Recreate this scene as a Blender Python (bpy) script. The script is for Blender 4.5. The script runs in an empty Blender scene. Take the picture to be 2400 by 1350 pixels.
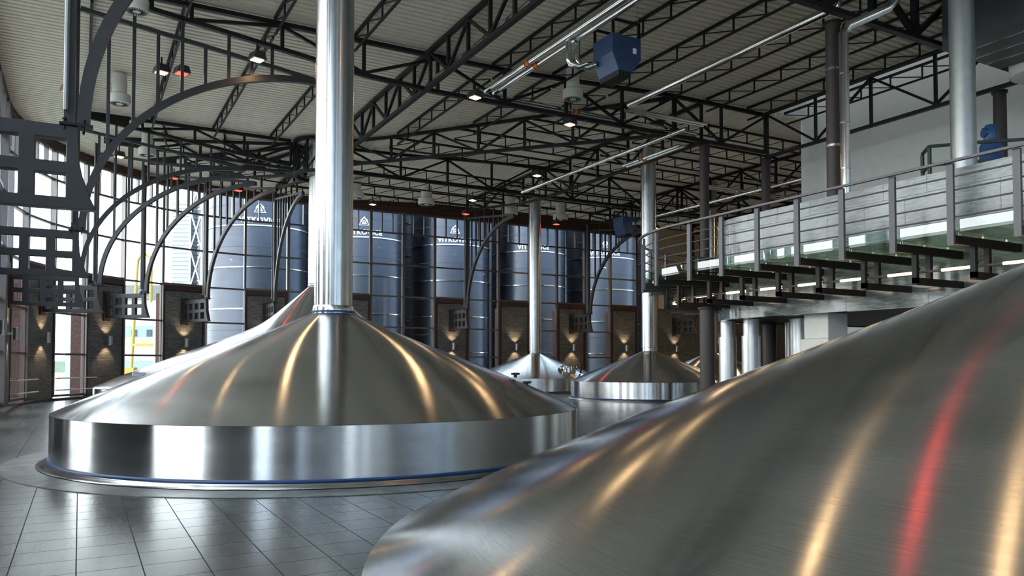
import bpy, bmesh, math, random
from mathutils import Vector, Matrix
random.seed(7)
S = bpy.context.scene
C = S.collection
pi, sin, cos, sqrt, rad = math.pi, math.sin, math.cos, math.sqrt, math.radians
PHI = rad(29.1)
FW = Vector((sin(PHI), cos(PHI), 0))
RT = Vector((cos(PHI), -sin(PHI), 0))

# ------------------------------------------------------------------ materials
MATS = {}
def nodes(name):
    m = bpy.data.materials.new(name); m.use_nodes = True
    nt = m.node_tree; nt.nodes.clear()
    out = nt.nodes.new('ShaderNodeOutputMaterial')
    MATS[name] = m
    return m, nt, out
def N(nt, t, **kw):
    n = nt.nodes.new(t)
    for k, v in kw.items():
        if hasattr(n, k): setattr(n, k, v)
        else: n.inputs[k].default_value = v
    return n
def P(nt, out, col=(.5,.5,.5), rough=.5, metal=0, spec=.5):
    b = N(nt, 'ShaderNodeBsdfPrincipled')
    b.inputs['Base Color'].default_value = (*col, 1)
    b.inputs['Roughness'].default_value = rough
    b.inputs['Metallic'].default_value = metal
    b.inputs['Specular IOR Level'].default_value = spec
    nt.links.new(b.outputs[0], out.inputs[0])
    return b
def ramp(nt, fac, a, b, c0, c1):
    r = N(nt, 'ShaderNodeValToRGB')
    r.color_ramp.elements[0].position = a; r.color_ramp.elements[1].position = b
    r.color_ramp.elements[0].color = (*c0, 1); r.color_ramp.elements[1].color = (*c1, 1)
    nt.links.new(fac, r.inputs[0]); return r
def noise(nt, vec, scale, detail=4, rough=.55, mscale=None, rot=None):
    n = N(nt, 'ShaderNodeTexNoise'); n.inputs['Scale'].default_value = scale
    n.inputs['Detail'].default_value = detail; n.inputs['Roughness'].default_value = rough
    if mscale or rot:
        mp = N(nt, 'ShaderNodeMapping')
        if mscale: mp.inputs['Scale'].default_value = mscale
        if rot: mp.inputs['Rotation'].default_value = rot
        nt.links.new(vec, mp.inputs[0]); vec = mp.outputs[0]
    nt.links.new(vec, n.inputs['Vector']); return n
def paint(name, col, rough=.5, metal=0, var=.12, spec=.5, bump=0):
    m, nt, out = nodes(name); b = P(nt, out, col, rough, metal, spec)
    tc = N(nt, 'ShaderNodeTexCoord')
    n = noise(nt, tc.outputs['Object'], 3.5, 5)
    lo = tuple(c*(1-var) for c in col); hi = tuple(min(1, c*(1+var)) for c in col)
    r = ramp(nt, n.outputs[0], .3, .7, lo, hi)
    nt.links.new(r.outputs[0], b.inputs['Base Color'])
    if bump:
        bp = N(nt, 'ShaderNodeBump'); bp.inputs['Strength'].default_value = bump; bp.inputs['Distance'].default_value = .01
        n2 = noise(nt, tc.outputs['Object'], 40, 3)
        nt.links.new(n2.outputs[0], bp.inputs['Height']); nt.links.new(bp.outputs[0], b.inputs['Normal'])
    return m
def emit(name, col, st):
    m, nt, out = nodes(name)
    e = N(nt, 'ShaderNodeEmission'); e.inputs[0].default_value = (*col, 1); e.inputs[1].default_value = st
    nt.links.new(e.outputs[0], out.inputs[0]); return m
def brushed(name, col, rough, aniso, axis='radial', fine=.06):
    """brushed stainless steel, brush marks running around the vertical axis"""
    m, nt, out = nodes(name); b = P(nt, out, col, rough, 1)
    tg = N(nt, 'ShaderNodeTangent'); tg.direction_type = 'RADIAL'; tg.axis = 'Z'
    nt.links.new(tg.outputs[0], b.inputs['Tangent'])
    b.inputs['Anisotropic'].default_value = aniso
    b.inputs['Anisotropic Rotation'].default_value = .25
    tc = N(nt, 'ShaderNodeTexCoord'); sx = N(nt, 'ShaderNodeSeparateXYZ')
    nt.links.new(tc.outputs['Object'], sx.inputs[0])
    at = N(nt, 'ShaderNodeMath', operation='ARCTAN2'); nt.links.new(sx.outputs[1], at.inputs[0]); nt.links.new(sx.outputs[0], at.inputs[1])
    p1 = N(nt, 'ShaderNodeMath', operation='POWER'); nt.links.new(sx.outputs[0], p1.inputs[0]); p1.inputs[1].default_value = 2
    p2 = N(nt, 'ShaderNodeMath', operation='POWER'); nt.links.new(sx.outputs[1], p2.inputs[0]); p2.inputs[1].default_value = 2
    ad = N(nt, 'ShaderNodeMath', operation='ADD'); nt.links.new(p1.outputs[0], ad.inputs[0]); nt.links.new(p2.outputs[0], ad.inputs[1])
    sq = N(nt, 'ShaderNodeMath', operation='SQRT'); nt.links.new(ad.outputs[0], sq.inputs[0])
    ds = N(nt, 'ShaderNodeMath', operation='ADD'); nt.links.new(sq.outputs[0], ds.inputs[0]); nt.links.new(sx.outputs[2], ds.inputs[1])
    cb = N(nt, 'ShaderNodeCombineXYZ'); nt.links.new(at.outputs[0], cb.inputs[0]); nt.links.new(ds.outputs[0], cb.inputs[1])
    n1 = noise(nt, cb.outputs[0], 1, 3, .6, mscale=(14, 330, 1))
    n2 = noise(nt, cb.outputs[0], 1, 2, .5, mscale=(2.2, 3, 1))
    rr = N(nt, 'ShaderNodeMapRange'); rr.inputs[3].default_value = rough-fine; rr.inputs[4].default_value = rough+fine
    nt.links.new(n2.outputs[0], rr.inputs[0]); nt.links.new(rr.outputs[0], b.inputs['Roughness'])
    r = ramp(nt, n1.outputs[0], .25, .75, tuple(c*.82 for c in col), tuple(min(1, c*1.12) for c in col))
    nt.links.new(r.outputs[0], b.inputs['Base Color'])
    bp = N(nt, 'ShaderNodeBump'); bp.inputs['Strength'].default_value = .05; bp.inputs['Distance'].default_value = .004
    nt.links.new(n1.outputs[0], bp.inputs['Height']); nt.links.new(bp.outputs[0], b.inputs['Normal'])
    return m
def glassy(name, tint, ior=1.45, rough=0):
    m, nt, out = nodes(name)
    t = N(nt, 'ShaderNodeBsdfTransparent'); t.inputs[0].default_value = (*tint, 1)
    g = N(nt, 'ShaderNodeBsdfGlossy'); g.inputs['Roughness'].default_value = rough
    f = N(nt, 'ShaderNodeFresnel'); f.inputs[0].default_value = ior
    mx = N(nt, 'ShaderNodeMixShader')
    ge = N(nt, 'ShaderNodeNewGeometry'); iv = N(nt, 'ShaderNodeMath', operation='SUBTRACT'); iv.inputs[0].default_value = 1
    nt.links.new(ge.outputs['Backfacing'], iv.inputs[1]); ml = N(nt, 'ShaderNodeMath', operation='MULTIPLY')
    nt.links.new(f.outputs[0], ml.inputs[0]); nt.links.new(iv.outputs[0], ml.inputs[1])
    nt.links.new(ml.outputs[0], mx.inputs[0]); nt.links.new(t.outputs[0], mx.inputs[1]); nt.links.new(g.outputs[0], mx.inputs[2])
    nt.links.new(mx.outputs[0], out.inputs[0]); return m
def stones(name, c0, c1, mortar, bw, bh, rough, bump, vert=True, spec=.5, msize=.006, streak=None, rotz=0, noise_amt=.6, offset=.5):
    """coursed stone, brick or tile: the courses run along local x (or rotated) and up local z (vert) or along y"""
    m, nt, out = nodes(name); b = P(nt, out, c0, rough, 0, spec)
    tc = N(nt, 'ShaderNodeTexCoord'); vec = tc.outputs['Object']
    if vert:
        sx = N(nt, 'ShaderNodeSeparateXYZ'); nt.links.new(vec, sx.inputs[0])
        ad = N(nt, 'ShaderNodeMath', operation='ADD'); nt.links.new(sx.outputs[0], ad.inputs[0]); nt.links.new(sx.outputs[1], ad.inputs[1])
        cb = N(nt, 'ShaderNodeCombineXYZ'); nt.links.new(ad.outputs[0], cb.inputs[0]); nt.links.new(sx.outputs[2], cb.inputs[1])
        vec = cb.outputs[0]
    if rotz:
        mp = N(nt, 'ShaderNodeMapping'); mp.inputs['Rotation'].default_value = (0, 0, rotz)
        nt.links.new(vec, mp.inputs[0]); vec = mp.outputs[0]
    br = N(nt, 'ShaderNodeTexBrick'); br.offset = offset
    br.inputs['Scale'].default_value = 1; br.inputs['Brick Width'].default_value = bw; br.inputs['Row Height'].default_value = bh
    br.inputs['Mortar Size'].default_value = msize; br.inputs['Mortar Smooth'].default_value = .2
    br.inputs['Color1'].default_value = (*c0, 1); br.inputs['Color2'].default_value = (*c1, 1); br.inputs['Mortar'].default_value = (*mortar, 1)
    nt.links.new(vec, br.inputs['Vector'])
    n = noise(nt, vec, 1, 6, .65, mscale=streak or (6, 6, 6))
    mx = N(nt, 'ShaderNodeMix', data_type='RGBA', blend_type='MULTIPLY'); mx.inputs[0].default_value = noise_amt
    r = ramp(nt, n.outputs[0], .3, .72, (.25, .25, .25), (1.5, 1.5, 1.5))
    nt.links.new(br.outputs[0], mx.inputs[6]); nt.links.new(r.outputs[0], mx.inputs[7])
    nt.links.new(mx.outputs[2], b.inputs['Base Color'])
    rr = N(nt, 'ShaderNodeMapRange'); rr.inputs[3].default_value = rough*.8; rr.inputs[4].default_value = min(1, rough*1.25)
    nt.links.new(n.outputs[0], rr.inputs[0])
    jr = N(nt, 'ShaderNodeMath', operation='MULTIPLY_ADD'); jr.use_clamp = True; jr.inputs[1].default_value = .4      # joints are dull
    nt.links.new(br.outputs[1], jr.inputs[0]); nt.links.new(rr.outputs[0], jr.inputs[2]); nt.links.new(jr.outputs[0], b.inputs['Roughness'])
    js = N(nt, 'ShaderNodeMath', operation='MULTIPLY_ADD'); js.inputs[1].default_value = -.6*spec; js.inputs[2].default_value = spec
    nt.links.new(br.outputs[1], js.inputs[0]); nt.links.new(js.outputs[0], b.inputs['Specular IOR Level'])
    sub = N(nt, 'ShaderNodeMath', operation='SUBTRACT'); nt.links.new(n.outputs[0], sub.inputs[0]); nt.links.new(br.outputs[1], sub.inputs[1])
    bp = N(nt, 'ShaderNodeBump'); bp.inputs['Strength'].default_value = bump; bp.inputs['Distance'].default_value = .03
    nt.links.new(sub.outputs[0], bp.inputs['Height']); nt.links.new(bp.outputs[0], b.inputs['Normal'])
    return m

M_lid = brushed('brushed steel lid', (.69, .71, .73), .18, .95)
M_drum = brushed('brushed steel drum', (.66, .68, .70), .2, 1.0)
M_chim = brushed('brushed steel chimney', (.60, .62, .63), .19, 1.0)
M_flange = paint('polished steel', (.62, .63, .64), .18, 1, .05)
M_pipe = paint('polished pipe cladding', (.66, .66, .65), .17, 1, .06)
M_galv = paint('galvanised duct', (.45, .47, .47), .38, .8, .1)
M_zinc = paint('weathered zinc pipe', (.16, .17, .18), .45, .5, .1)
M_riser = paint('matt steel cladding', (.56, .57, .57), .36, .9, .06)
M_dark = paint('black painted steel', (.013, .012, .013), .5, 0, .15, spec=.25)
M_grey = paint('anthracite painted steel', (.034, .033, .036), .45, 0, .12, spec=.4)
M_rail = paint('graphite railing paint', (.085, .08, .09), .38, 0, .1)
M_brown = paint('oxide brown frame paint', (.045, .019, .014), .5, 0, .15)
M_mull = paint('mullion paint', (.085, .07, .068), .28, 0, .1, spec=.8)
M_deck = paint('trapezoid roof sheet', (.69, .64, .53), .5, 0, .05)
M_white = paint('off white plaster', (.60, .60, .57), .85, 0, .04)
M_beige = paint('beige board', (.62, .52, .36), .7, 0, .05)
M_col = paint('brown black column paint', (.03, .02, .019), .5, 0, .12)
M_soffit = paint('dark soffit', (.05, .05, .055), .6)
M_cream = paint('cream diffuser paint', (.66, .65, .6), .5, 0, .04)
M_slot = paint('shadow gap', (.02, .02, .02), .8)
M_blue = paint('blue enamel', (.035, .065, .15), .35, 0, .08)
M_motor = paint('motor blue', (.03, .09, .24), .4, 0, .1)
M_green = paint('dark green enamel', (.012, .045, .028), .4, 0, .1)
M_seal = paint('blue seal', (.012, .055, .17), .4, 0, .1)
M_yellow = paint('yellow paint', (.42, .31, .06), .5, 0, .08)
M_haz_r = paint('red band', (.45, .03, .015), .5)
M_haz_y = paint('yellow band', (.6, .4, .02), .5)
M_label = paint('white lettering', (.85, .87, .9), .5, 0, .02)
M_siding = paint('pale metal siding', (.42, .45, .48), .5, 0, .06)
M_paleblue = paint('pale blue render', (.30, .38, .48), .8, 0, .04)
M_palew = paint('pale render', (.46, .48, .46), .8, 0, .04)
M_paley = paint('pale yellow render', (.46, .44, .30), .8, 0, .04)
M_roofgrey = paint('flat roof edge', (.20, .21, .19), .8)
M_duct = paint('dark duct lagging', (.075, .08, .085), .45, .3, .08)
M_rock = paint('kerb pebbles', (.11, .12, .12), .35, 0, .5, bump=.8)
M_bush = paint('far woodland', (.10, .14, .09), .9, 0, .5, bump=.8)
M_ground = paint('yard concrete', (.30, .30, .28), .9, 0, .15)
M_field = paint('far fields', (.20, .25, .17), .9, 0, .2)
M_glass = glassy('window glass', (.90, .94, .95), 1.45)
M_frost = glassy('frosted roof light glass', (.36, .37, .37), 1.45)
M_fglass = glassy('walkway glass', (.62, .72, .62), 1.5)
M_toe = glassy('toe panel glass', (.75, .85, .82), 2.2)
M_warm = emit('warm lamp lens', (1, .62, .28), 7)
M_tube = emit('warm light tube', (1, .58, .22), 10)
M_red = emit('red heater element', (1, .05, .03), 5)
M_floor = stones('slate floor tiles', (.062, .075, .080), (.076, .088, .092), (.016, .018, .019), .47, .47, .25, .08, False, .9, .0055, (1.4, 9, 1), rotz=rad(90), noise_amt=.5, offset=0)
M_ledge = stones('ledger stone', (.110, .116, .118), (.215, .222, .222), (.012, .013, .013), .30, .045, .40, 1.0, True, .5, .004, (5, 34, 5), noise_amt=.9)
M_gran = stones('polished grey stone', (.105, .130, .135), (.150, .178, .182), (.05, .058, .06), .92, .62, .09, .08, True, .8, .004, (3.6, 22, 3.6), noise_amt=1.0)
M_brick = stones('red brick', (.055, .022, .019), (.08, .033, .028), (.05, .045, .042), .24, .075, .8, .5, True, .3, .008)
M_silo = brushed('galvanised silo sheet', (.10, .112, .138), .42, .75, fine=.1)


# ------------------------------------------------------------------ mesh building
class MB:
    def __init__(s): s.v = []; s.f = []
    def add(s, vs, fs):
        n = len(s.v); s.v += [tuple(v) for v in vs]; s.f += [tuple(i+n for i in f) for f in fs]; return s
    def box(s, x0, x1, y0, y1, z0, z1):
        return s.add([(x0,y0,z0),(x1,y0,z0),(x1,y1,z0),(x0,y1,z0),(x0,y0,z1),(x1,y0,z1),(x1,y1,z1),(x0,y1,z1)],
                     [(0,3,2,1),(4,5,6,7),(0,1,5,4),(1,2,6,5),(2,3,7,6),(3,0,4,7)])
    def bar(s, p, q, w, h=None, up=(0,0,1)):
        h = h or w; p = Vector(p); q = Vector(q); d = (q-p).normalized(); u = Vector(up)
        if abs(d.dot(u)) > .98: u = Vector((1,0,0)) if abs(d.x) < .9 else Vector((0,1,0))
        a = d.cross(u).normalized(); b = a.cross(d).normalized()
        a *= w/2; b *= h/2
        return s.add([p-a-b, p+a-b, p+a+b, p-a+b, q-a-b, q+a-b, q+a+b, q-a+b],
                     [(0,3,2,1),(4,5,6,7),(0,1,5,4),(1,2,6,5),(2,3,7,6),(3,0,4,7)])
    def tube(s, pts, r, n=10, cap=True):
        pts = [Vector(p) for p in pts]; m = len(pts); rings = []; prev = None
        for i, p in enumerate(pts):
            d = ((pts[min(i+1, m-1)]-p).normalized() + (p-pts[max(i-1, 0)]).normalized()).normalized()
            if prev is None:
                u = Vector((0,0,1)) if abs(d.z) < .9 else Vector((1,0,0)); a = d.cross(u).normalized()
            else: a = (prev - d*prev.dot(d)).normalized()
            prev = a; b = d.cross(a)
            k = 1.0
            if 0 < i < m-1:
                c = (pts[i+1]-p).normalized().dot((p-pts[i-1]).normalized()); k = 1/max(.5, sqrt(max(0.0, (1+c)/2)))
            rings.append([p + (a*cos(2*pi*j/n)+b*sin(2*pi*j/n))*r*k for j in range(n)])
        vs = [v for g in rings for v in g]
        fs = [(i*n+j, i*n+(j+1) % n, (i+1)*n+(j+1) % n, (i+1)*n+j) for i in range(m-1) for j in range(n)]
        if cap: fs += [tuple(range(n-1, -1, -1)), tuple((m-1)*n+j for j in range(n))]
        return s.add(vs, fs)
    def lathe(s, prof, n=48, c=(0,0,0), cap=True, closed=False):
        vs = []; k = len(prof)
        for r, z in prof:
            for j in range(n): vs.append((c[0]+r*cos(2*pi*j/n), c[1]+r*sin(2*pi*j/n), c[2]+z))
        fs = [(i*n+j, i*n+(j+1) % n, (i+1)*n+(j+1) % n, (i+1)*n+j) for i in range(k-1) for j in range(n)]
        if closed: fs += [((k-1)*n+j, (k-1)*n+(j+1) % n, (j+1) % n, j) for j in range(n)]
        elif cap: fs += [tuple(range(n-1, -1, -1)), tuple((k-1)*n+j for j in range(n))]
        return s.add(vs, fs)
    def prism(s, poly, vec):
        n = len(poly); vec = Vector(vec); a = [Vector(p) for p in poly]
        return s.add(a+[p+vec for p in a], [tuple(range(n-1, -1, -1)), tuple(range(n, 2*n))]+[(i, (i+1) % n, n+(i+1) % n, n+i) for i in range(n)])
    def strip(s, path, w, h):
        """rectangular section swept along a path in the local xz plane; w across (y), h in plane"""
        path = [Vector(p) for p in path]; m = len(path); vs = []
        for i, p in enumerate(path):
            d = (path[min(i+1, m-1)]-path[max(i-1, 0)]).normalized(); nn = Vector((-d.z, 0, d.x))
            for a, b in ((-1,-1),(1,-1),(1,1),(-1,1)): vs.append(p+Vector((0, a*w/2, 0))+nn*(b*h/2))
        fs = [(i*4+j, i*4+(j+1) % 4, i*4+4+(j+1) % 4, i*4+4+j) for i in range(m-1) for j in range(4)]+[(0,3,2,1), tuple((m-1)*4+j for j in range(4))]
        return s.add(vs, fs)
    def ribbon(s, path, dz, th):
        """upright band following a plan path [(x,y)], heights dz=(z0,z1), thickness th to the left of travel"""
        m = len(path); vs = []
        for i, p in enumerate(path):
            a = Vector(path[max(i-1, 0)]); b = Vector(path[min(i+1, m-1)]); d = (b-a).normalized(); nn = Vector((-d.y, d.x))
            p = Vector(p); q = p+nn*th
            vs += [(p.x,p.y,dz[0]),(q.x,q.y,dz[0]),(q.x,q.y,dz[1]),(p.x,p.y,dz[1])]
        fs = [(i*4+j, i*4+(j+1) % 4, i*4+4+(j+1) % 4, i*4+4+j) for i in range(m-1) for j in range(4)]+[(0,3,2,1), tuple((m-1)*4+j for j in range(4))]
        return s.add(vs, fs)
    def build(s, name, mat, parent=None, smooth=False, world=False, ang=35, bevel=0):
        vs = s.v
        if world and parent is not None:
            o = Vector(); q = parent
            while q: o += q.location; q = q.parent
            vs = [tuple(Vector(v)-o) for v in vs]
        me = bpy.data.meshes.new(name); me.from_pydata(vs, [], s.f)
        bm = bmesh.new(); bm.from_mesh(me); bmesh.ops.recalc_face_normals(bm, faces=bm.faces); bm.to_mesh(me); bm.free()
        if smooth:
            me.polygons.foreach_set('use_smooth', [True]*len(me.polygons)); me.set_sharp_from_angle(angle=rad(ang))
        me.materials.append(mat)
        ob = bpy.data.objects.new(name, me); C.objects.link(ob)
        if parent is not None: ob.parent = parent
        if bevel:
            b = ob.modifiers.new('edge', 'BEVEL'); b.width = bevel; b.segments = 2; b.limit_method = 'ANGLE'
        return ob

def tag(o, label, cat, group=None, kind='thing'):
    o['label'] = label; o['category'] = cat; o['kind'] = kind
    if group: o['group'] = group
    return o
def thing(name, label, cat, loc=(0,0,0), rz=0, group=None, kind='thing'):
    o = bpy.data.objects.new(name, None); C.objects.link(o); o.empty_display_size = .2
    o.location = loc; o.rotation_euler = (0, 0, rz)
    return tag(o, label, cat, group, kind)
def dup(root, label=None, loc=None, rz=None, group=None):
    def cp(o, par):
        c = o.copy(); C.objects.link(c)
        if par is not None: c.parent = par
        for ch in KIDS.get(o.name, ()) or o.children: cp(ch, c)
        return c
    r = cp(root, None)
    if loc is not None: r.location = loc
    if rz is not None: r.rotation_euler = (0, 0, rz)
    if label: r['label'] = label
    if group: r['group'] = group
    return r
KIDS = {}
ORD = ['first','second','third','fourth','fifth','sixth','seventh','eighth','ninth','tenth','eleventh','twelfth','thirteenth','fourteenth','fifteenth','sixteenth']

# ------------------------------------------------------------------ plan of the hall (x = along the far wall, y = along the left wall)
RC = (9.4, 34.4)            # centre of the rounded corner
RW, RTIP = 11.9, 9.4        # wall and bracket-tip radius
XL, YF = -2.5, RC[1]+RW     # left wall, far wall
XR, YB = 26.5, -24.0
Y1, Y2, Y3 = 12.6, 22.6, 34.4
def zr(x): return 11.5 if x < 12 else (11.5+.4*(x-12)/8 if x < 20 else 11.9)   # top of the trusses
def diag_y(x): return 33.2-(x-10.3)*(33.2-22.6)/(19.8-10.3)
def diag_x(y): return 10.3+(33.2-y)*(19.8-10.3)/(33.2-22.6)
def rot_pt(deg, r): a = rad(deg); return (RC[0]-r*cos(a), RC[1]+r*sin(a))

# ------------------------------------------------------------------ setting
fl = MB(); fl.box(XL-.6, 62, YB-.5, YF+.5, -.3, 0)
tag(fl.build('floor', M_floor), 'grey slate tile floor of the brewhouse hall', 'floor', kind='structure')
# roof sheets
PROF = [(0, 0), (.15, 0), (.175, .075), (.235, .075), (.26, 0)]
def rib_rows(a, b):
    rows = []; k = 0
    while a+k*.26 < b:
        for d, h in PROF[:-1]:
            if a+k*.26+d < b: rows.append((a+k*.26+d, h))
        k += 1
    rows.append((b, 0)); return rows
def deck(name, rows, rng, alongx):
    vs = []; fs = []
    for y, h in rows:
        for x in rng(y):
            vs.append((x, y, zr(x)+.08+h) if alongx else (y, x, zr(y)+.08+h))
    n = len(rng(rows[0][0]))
    for i in range(len(rows)-1):
        for j in range(n-1): fs.append((i*n+j, i*n+j+1, (i+1)*n+j+1, (i+1)*n+j))
    return MB().add(vs, fs).build(name, M_deck)
def rngA(y):
    if y <= Y3:
        x0 = XL-.4; x1 = 24.6 if y <= Y2 else diag_x(min(y, 33.9))
        x1 = max(x1, RC[0])
    else:
        x0 = RC[0]-sqrt(max(.01, 12.3**2-(y-Y3)**2)); x1 = RC[0]
    a = min(12, x1-.02); b = min(20, x1-.01)
    return [x0, max(x0, a), max(x0, b), x1]
tag(deck('ceiling', rib_rows(YB-.4, RC[1]+12.25), rngA, True), 'pale ribbed metal roof sheeting with ribs crossing the hall', 'ceiling', kind='structure')
def rngB(x):
    return [max(Y2, diag_y(x)) if x < 24.6 else Y2, YF+.4]
tag(deck('ceiling', rib_rows(RC[0], 62), rngB, False), 'pale ribbed metal roof sheeting over the far bays', 'ceiling', kind='structure')

rs = MB(); arc_ = [(RC[0]-12.5*cos(rad(d)), RC[1]+12.5*sin(rad(d))) for d in range(0, 91, 5)]  # unseen slab, added to block sky leaking in at the sheet edges
rs.prism([(x, y, 12.14) for x, y in [(XL-.6, YB-.5)]+arc_+[(62.3, YF+.6), (62.3, Y2+.05), (24.62, Y2+.05), (24.62, YB-.5)]], (0, 0, .2))
tag(rs.build('roof', M_soffit), 'unseen roof slab added above the ribbed sheets to stop light leaks', 'roof', kind='structure')
# ---- windows and piers: local x along the wall, y outwards
WN = [0]
HEAD = 11.2
def window(cx, cy, rz, w, z0, label):
    WN[0] += 1
    t = thing('window_%d' % WN[0], label, 'window', (cx, cy, 0), rz, kind='structure')
    m = MB(); h = w/2
    for x in (-h+.04, h-.04): m.box(x-.04, x+.04, -.16, .09, z0, HEAD)
    zs = [z for z in (2.05, 3.9, 5.85, 7.85, 9.85) if z > z0+.3]
    m.box(-h+.08, h-.08, -.08, .08, z0, z0+.1); m.box(-h+.08, h-.08, -.08, .08, HEAD-.1, HEAD)
    for z in zs: m.box(-h+.08, h-.08, -.07, .07, z-.045, z+.045)
    for k in (1, 2): m.box(-h+w*k/3-.03, -h+w*k/3+.03, -.12, .065, 9.895, HEAD-.1)
    m.build('window_frame', M_mull, t)
    MB().box(-h+.08, h-.08, .03, .046, z0+.1, HEAD-.1).build('pane', M_glass, t)
    return t
SC = []
def pier(name, cx, cy, rz, w, label, sconce=True, out=True):
    t = thing(name, label, 'wall', (cx, cy, 0), rz, kind='structure'); h = w/2
    MB().box(-h+.2, h-.2, -.14, -.0, 0, 5.5).build('stone_facing', M_ledge, t)
    f = MB(); f.box(-h, -h+.2, -.10, .1, 0, 5.55); f.box(h-.2, h, -.10, .1, 0, 5.55); f.box(-h, h, -.10, .1, 5.55, 5.84); f.box(-h+.2, h-.2, .0, .1, 0, 5.55)
    f.build('pier_frame', M_brown, t)
    if out: MB().box(-h+.25, h-.1, .12, .95, 0, 5.4).build('brick_back', M_brick, t)
    if out and name == 'wall_corner': MB().box(-h+.3, h-.15, .96, 1.3, 0, 4.6).build('metal_cladding', M_siding, t)
    if sconce: SC.append((cx, cy, rz))
    return t
# rounded corner
for i, d in enumerate((0, 22.5, 45, 67.5, 90)):
    x, y = rot_pt(d, RW); rz = rad(90-d)
    nm = ('beside the left edge of the picture', 'at the start of the rounded corner', 'behind the yellow mast window, left side', 'behind the large vessel, below the dark silo', 'at the end of the rounded corner')[i]
    pier('wall_corner', x, y, rz, 2.5, 'stone faced pier with lit sconce ' + nm)
    window(x, y, rz, 2.5, 5.85, 'clerestory window above the stone pier ' + nm)
    if d < 90:
        x, y = rot_pt(d+11.25, RW-.02); w = 2*RW*sin(rad(11.25))-2.28
        window(x, y, rad(90-d-11.25), w, .14, 'tall corner window, %s bay counted from the left picture edge' % ORD[i])
# left wall towards the viewer
ys = [28.5, 22.6, 17.6, 12.6, 7.6, 2.6, -2.4, -7.4, -12.4, -17.4, -22.4]
prev = 34.4
for i, y in enumerate(ys):
    pier('wall_left', XL, y, rad(90), 2.5, 'stone faced pier of the left wall, %s before the rounded corner' % ORD[i], sconce=(y > 25 or y < 8))
    window(XL, y, rad(90), 2.5, 5.85, 'clerestory window above the %s left wall pier' % ORD[i])
    window(XL, (y+prev)/2, rad(90), prev-y-2.5, .14, 'tall left wall window, %s before the rounded corner' % ORD[i]); prev = y
# far wall
pc = [14.5, 21.2, 25.9, 30.55, 35.2]
for i, x in enumerate(pc):
    pier('wall_far', x, YF, 0, 2.4, 'stone faced pier of the far wall, %s from the rounded corner' % ORD[i])
    window(x, YF, 0, 2.4, 5.85, 'clerestory window above the %s far wall pier' % ORD[i])
segs = [(10.65, 13.3), (15.7, 17.85), (17.85, 20.0), (22.4, 24.7), (27.1, 29.35), (31.75, 34.0), (36.4, 38.4)]
for i, (a, b) in enumerate(segs):
    window((a+b)/2, YF, 0, b-a, .14, 'tall far wall window before the silos, %s from the rounded corner' % ORD[i])
w = thing('wall_far', 'solid end of the far wall, stone below and beige above', 'wall', (50.2, YF, 0), kind='structure')
MB().box(-11.8, 11.8, -.14, .2, 0, 5.8).build('stone_facing', M_ledge, w)
MB().box(-11.8, 11.8, -.06, .2, 5.8, 12.1).build('upper_panel', M_beige, w)
SC += [(40.0, YF-.0, 0), (44.7, YF, 0)]
# brown fascia at the eaves
f = MB(); arc = [rot_pt(d, RW-.06) for d in range(0, 91, 5)]
f.ribbon([(XL+.06, YB)]+arc+[(62, YF-.06)], (HEAD+.0, 12.12), .3)
tag(f.build('trim_1', M_brown), 'dark brown eaves beam above the windows', 'eaves beam', kind='structure')
f = MB(); arc2 = [rot_pt(d, RW-.45) for d in range(0, 91, 5)]
f.ribbon([(XL+.45, YB)]+arc2+[(38.4, YF-.45)], (0, .10), .3)
tag(f.build('baseboard_left', M_grey), 'low dark sill plinth along the glazed walls', 'sill', kind='structure')
# back wall, right wall
for i in range(6):
    x = .2+i*4.8
    pier('wall_back', x, YB, rad(180), 2.5, 'stone pier of the wall behind the viewer, %s from the left' % ORD[i], sconce=False)
    window(x, YB, rad(180), 2.5, 5.85, 'clerestory window behind the viewer, %s from the left' % ORD[i])
    window(x+2.4, YB, rad(180), 2.3, .14, 'tall window behind the viewer, %s from the left' % ORD[i])
wr = MB(); wr.box(XR, XR+.4, YB, 22.5, 0, 13.6)
tag(wr.build('wall_right', M_white), 'large plain white wall rising behind the mezzanine', 'wall', kind='structure')
we = MB(); we.box(XR+.4, 62, 22.1, 22.5, 0, 13.6)
tag(we.build('wall_right', M_white), 'white return wall beyond the corner of the white block', 'wall', kind='structure')
we = MB(); we.box(62, 62.4, 22.1, YF+.3, 0, 13)
tag(we.build('wall_end', M_beige), 'end wall at the far right of the hall', 'wall', kind='structure')
sk = thing('window_%d' % (WN[0]+1), 'narrow roof light strip between roof edge and white wall', 'window', (25.55, 0, 12.9), kind='structure')
MB().box(-.95, .95, YB, 22.5, 0, .02).build('pane', M_frost, sk)
m = MB(); m.box(-.95, -.85, YB, 22.5, -.95, 0); m.box(-.95, .95, 22.4, 22.5, -.95, 0)
for k in range(12): m.box(-.85, .95, -20.05+k*3.6, -19.95+k*3.6, -.1, 0)
m.build('window_frame', M_white, sk)

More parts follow.
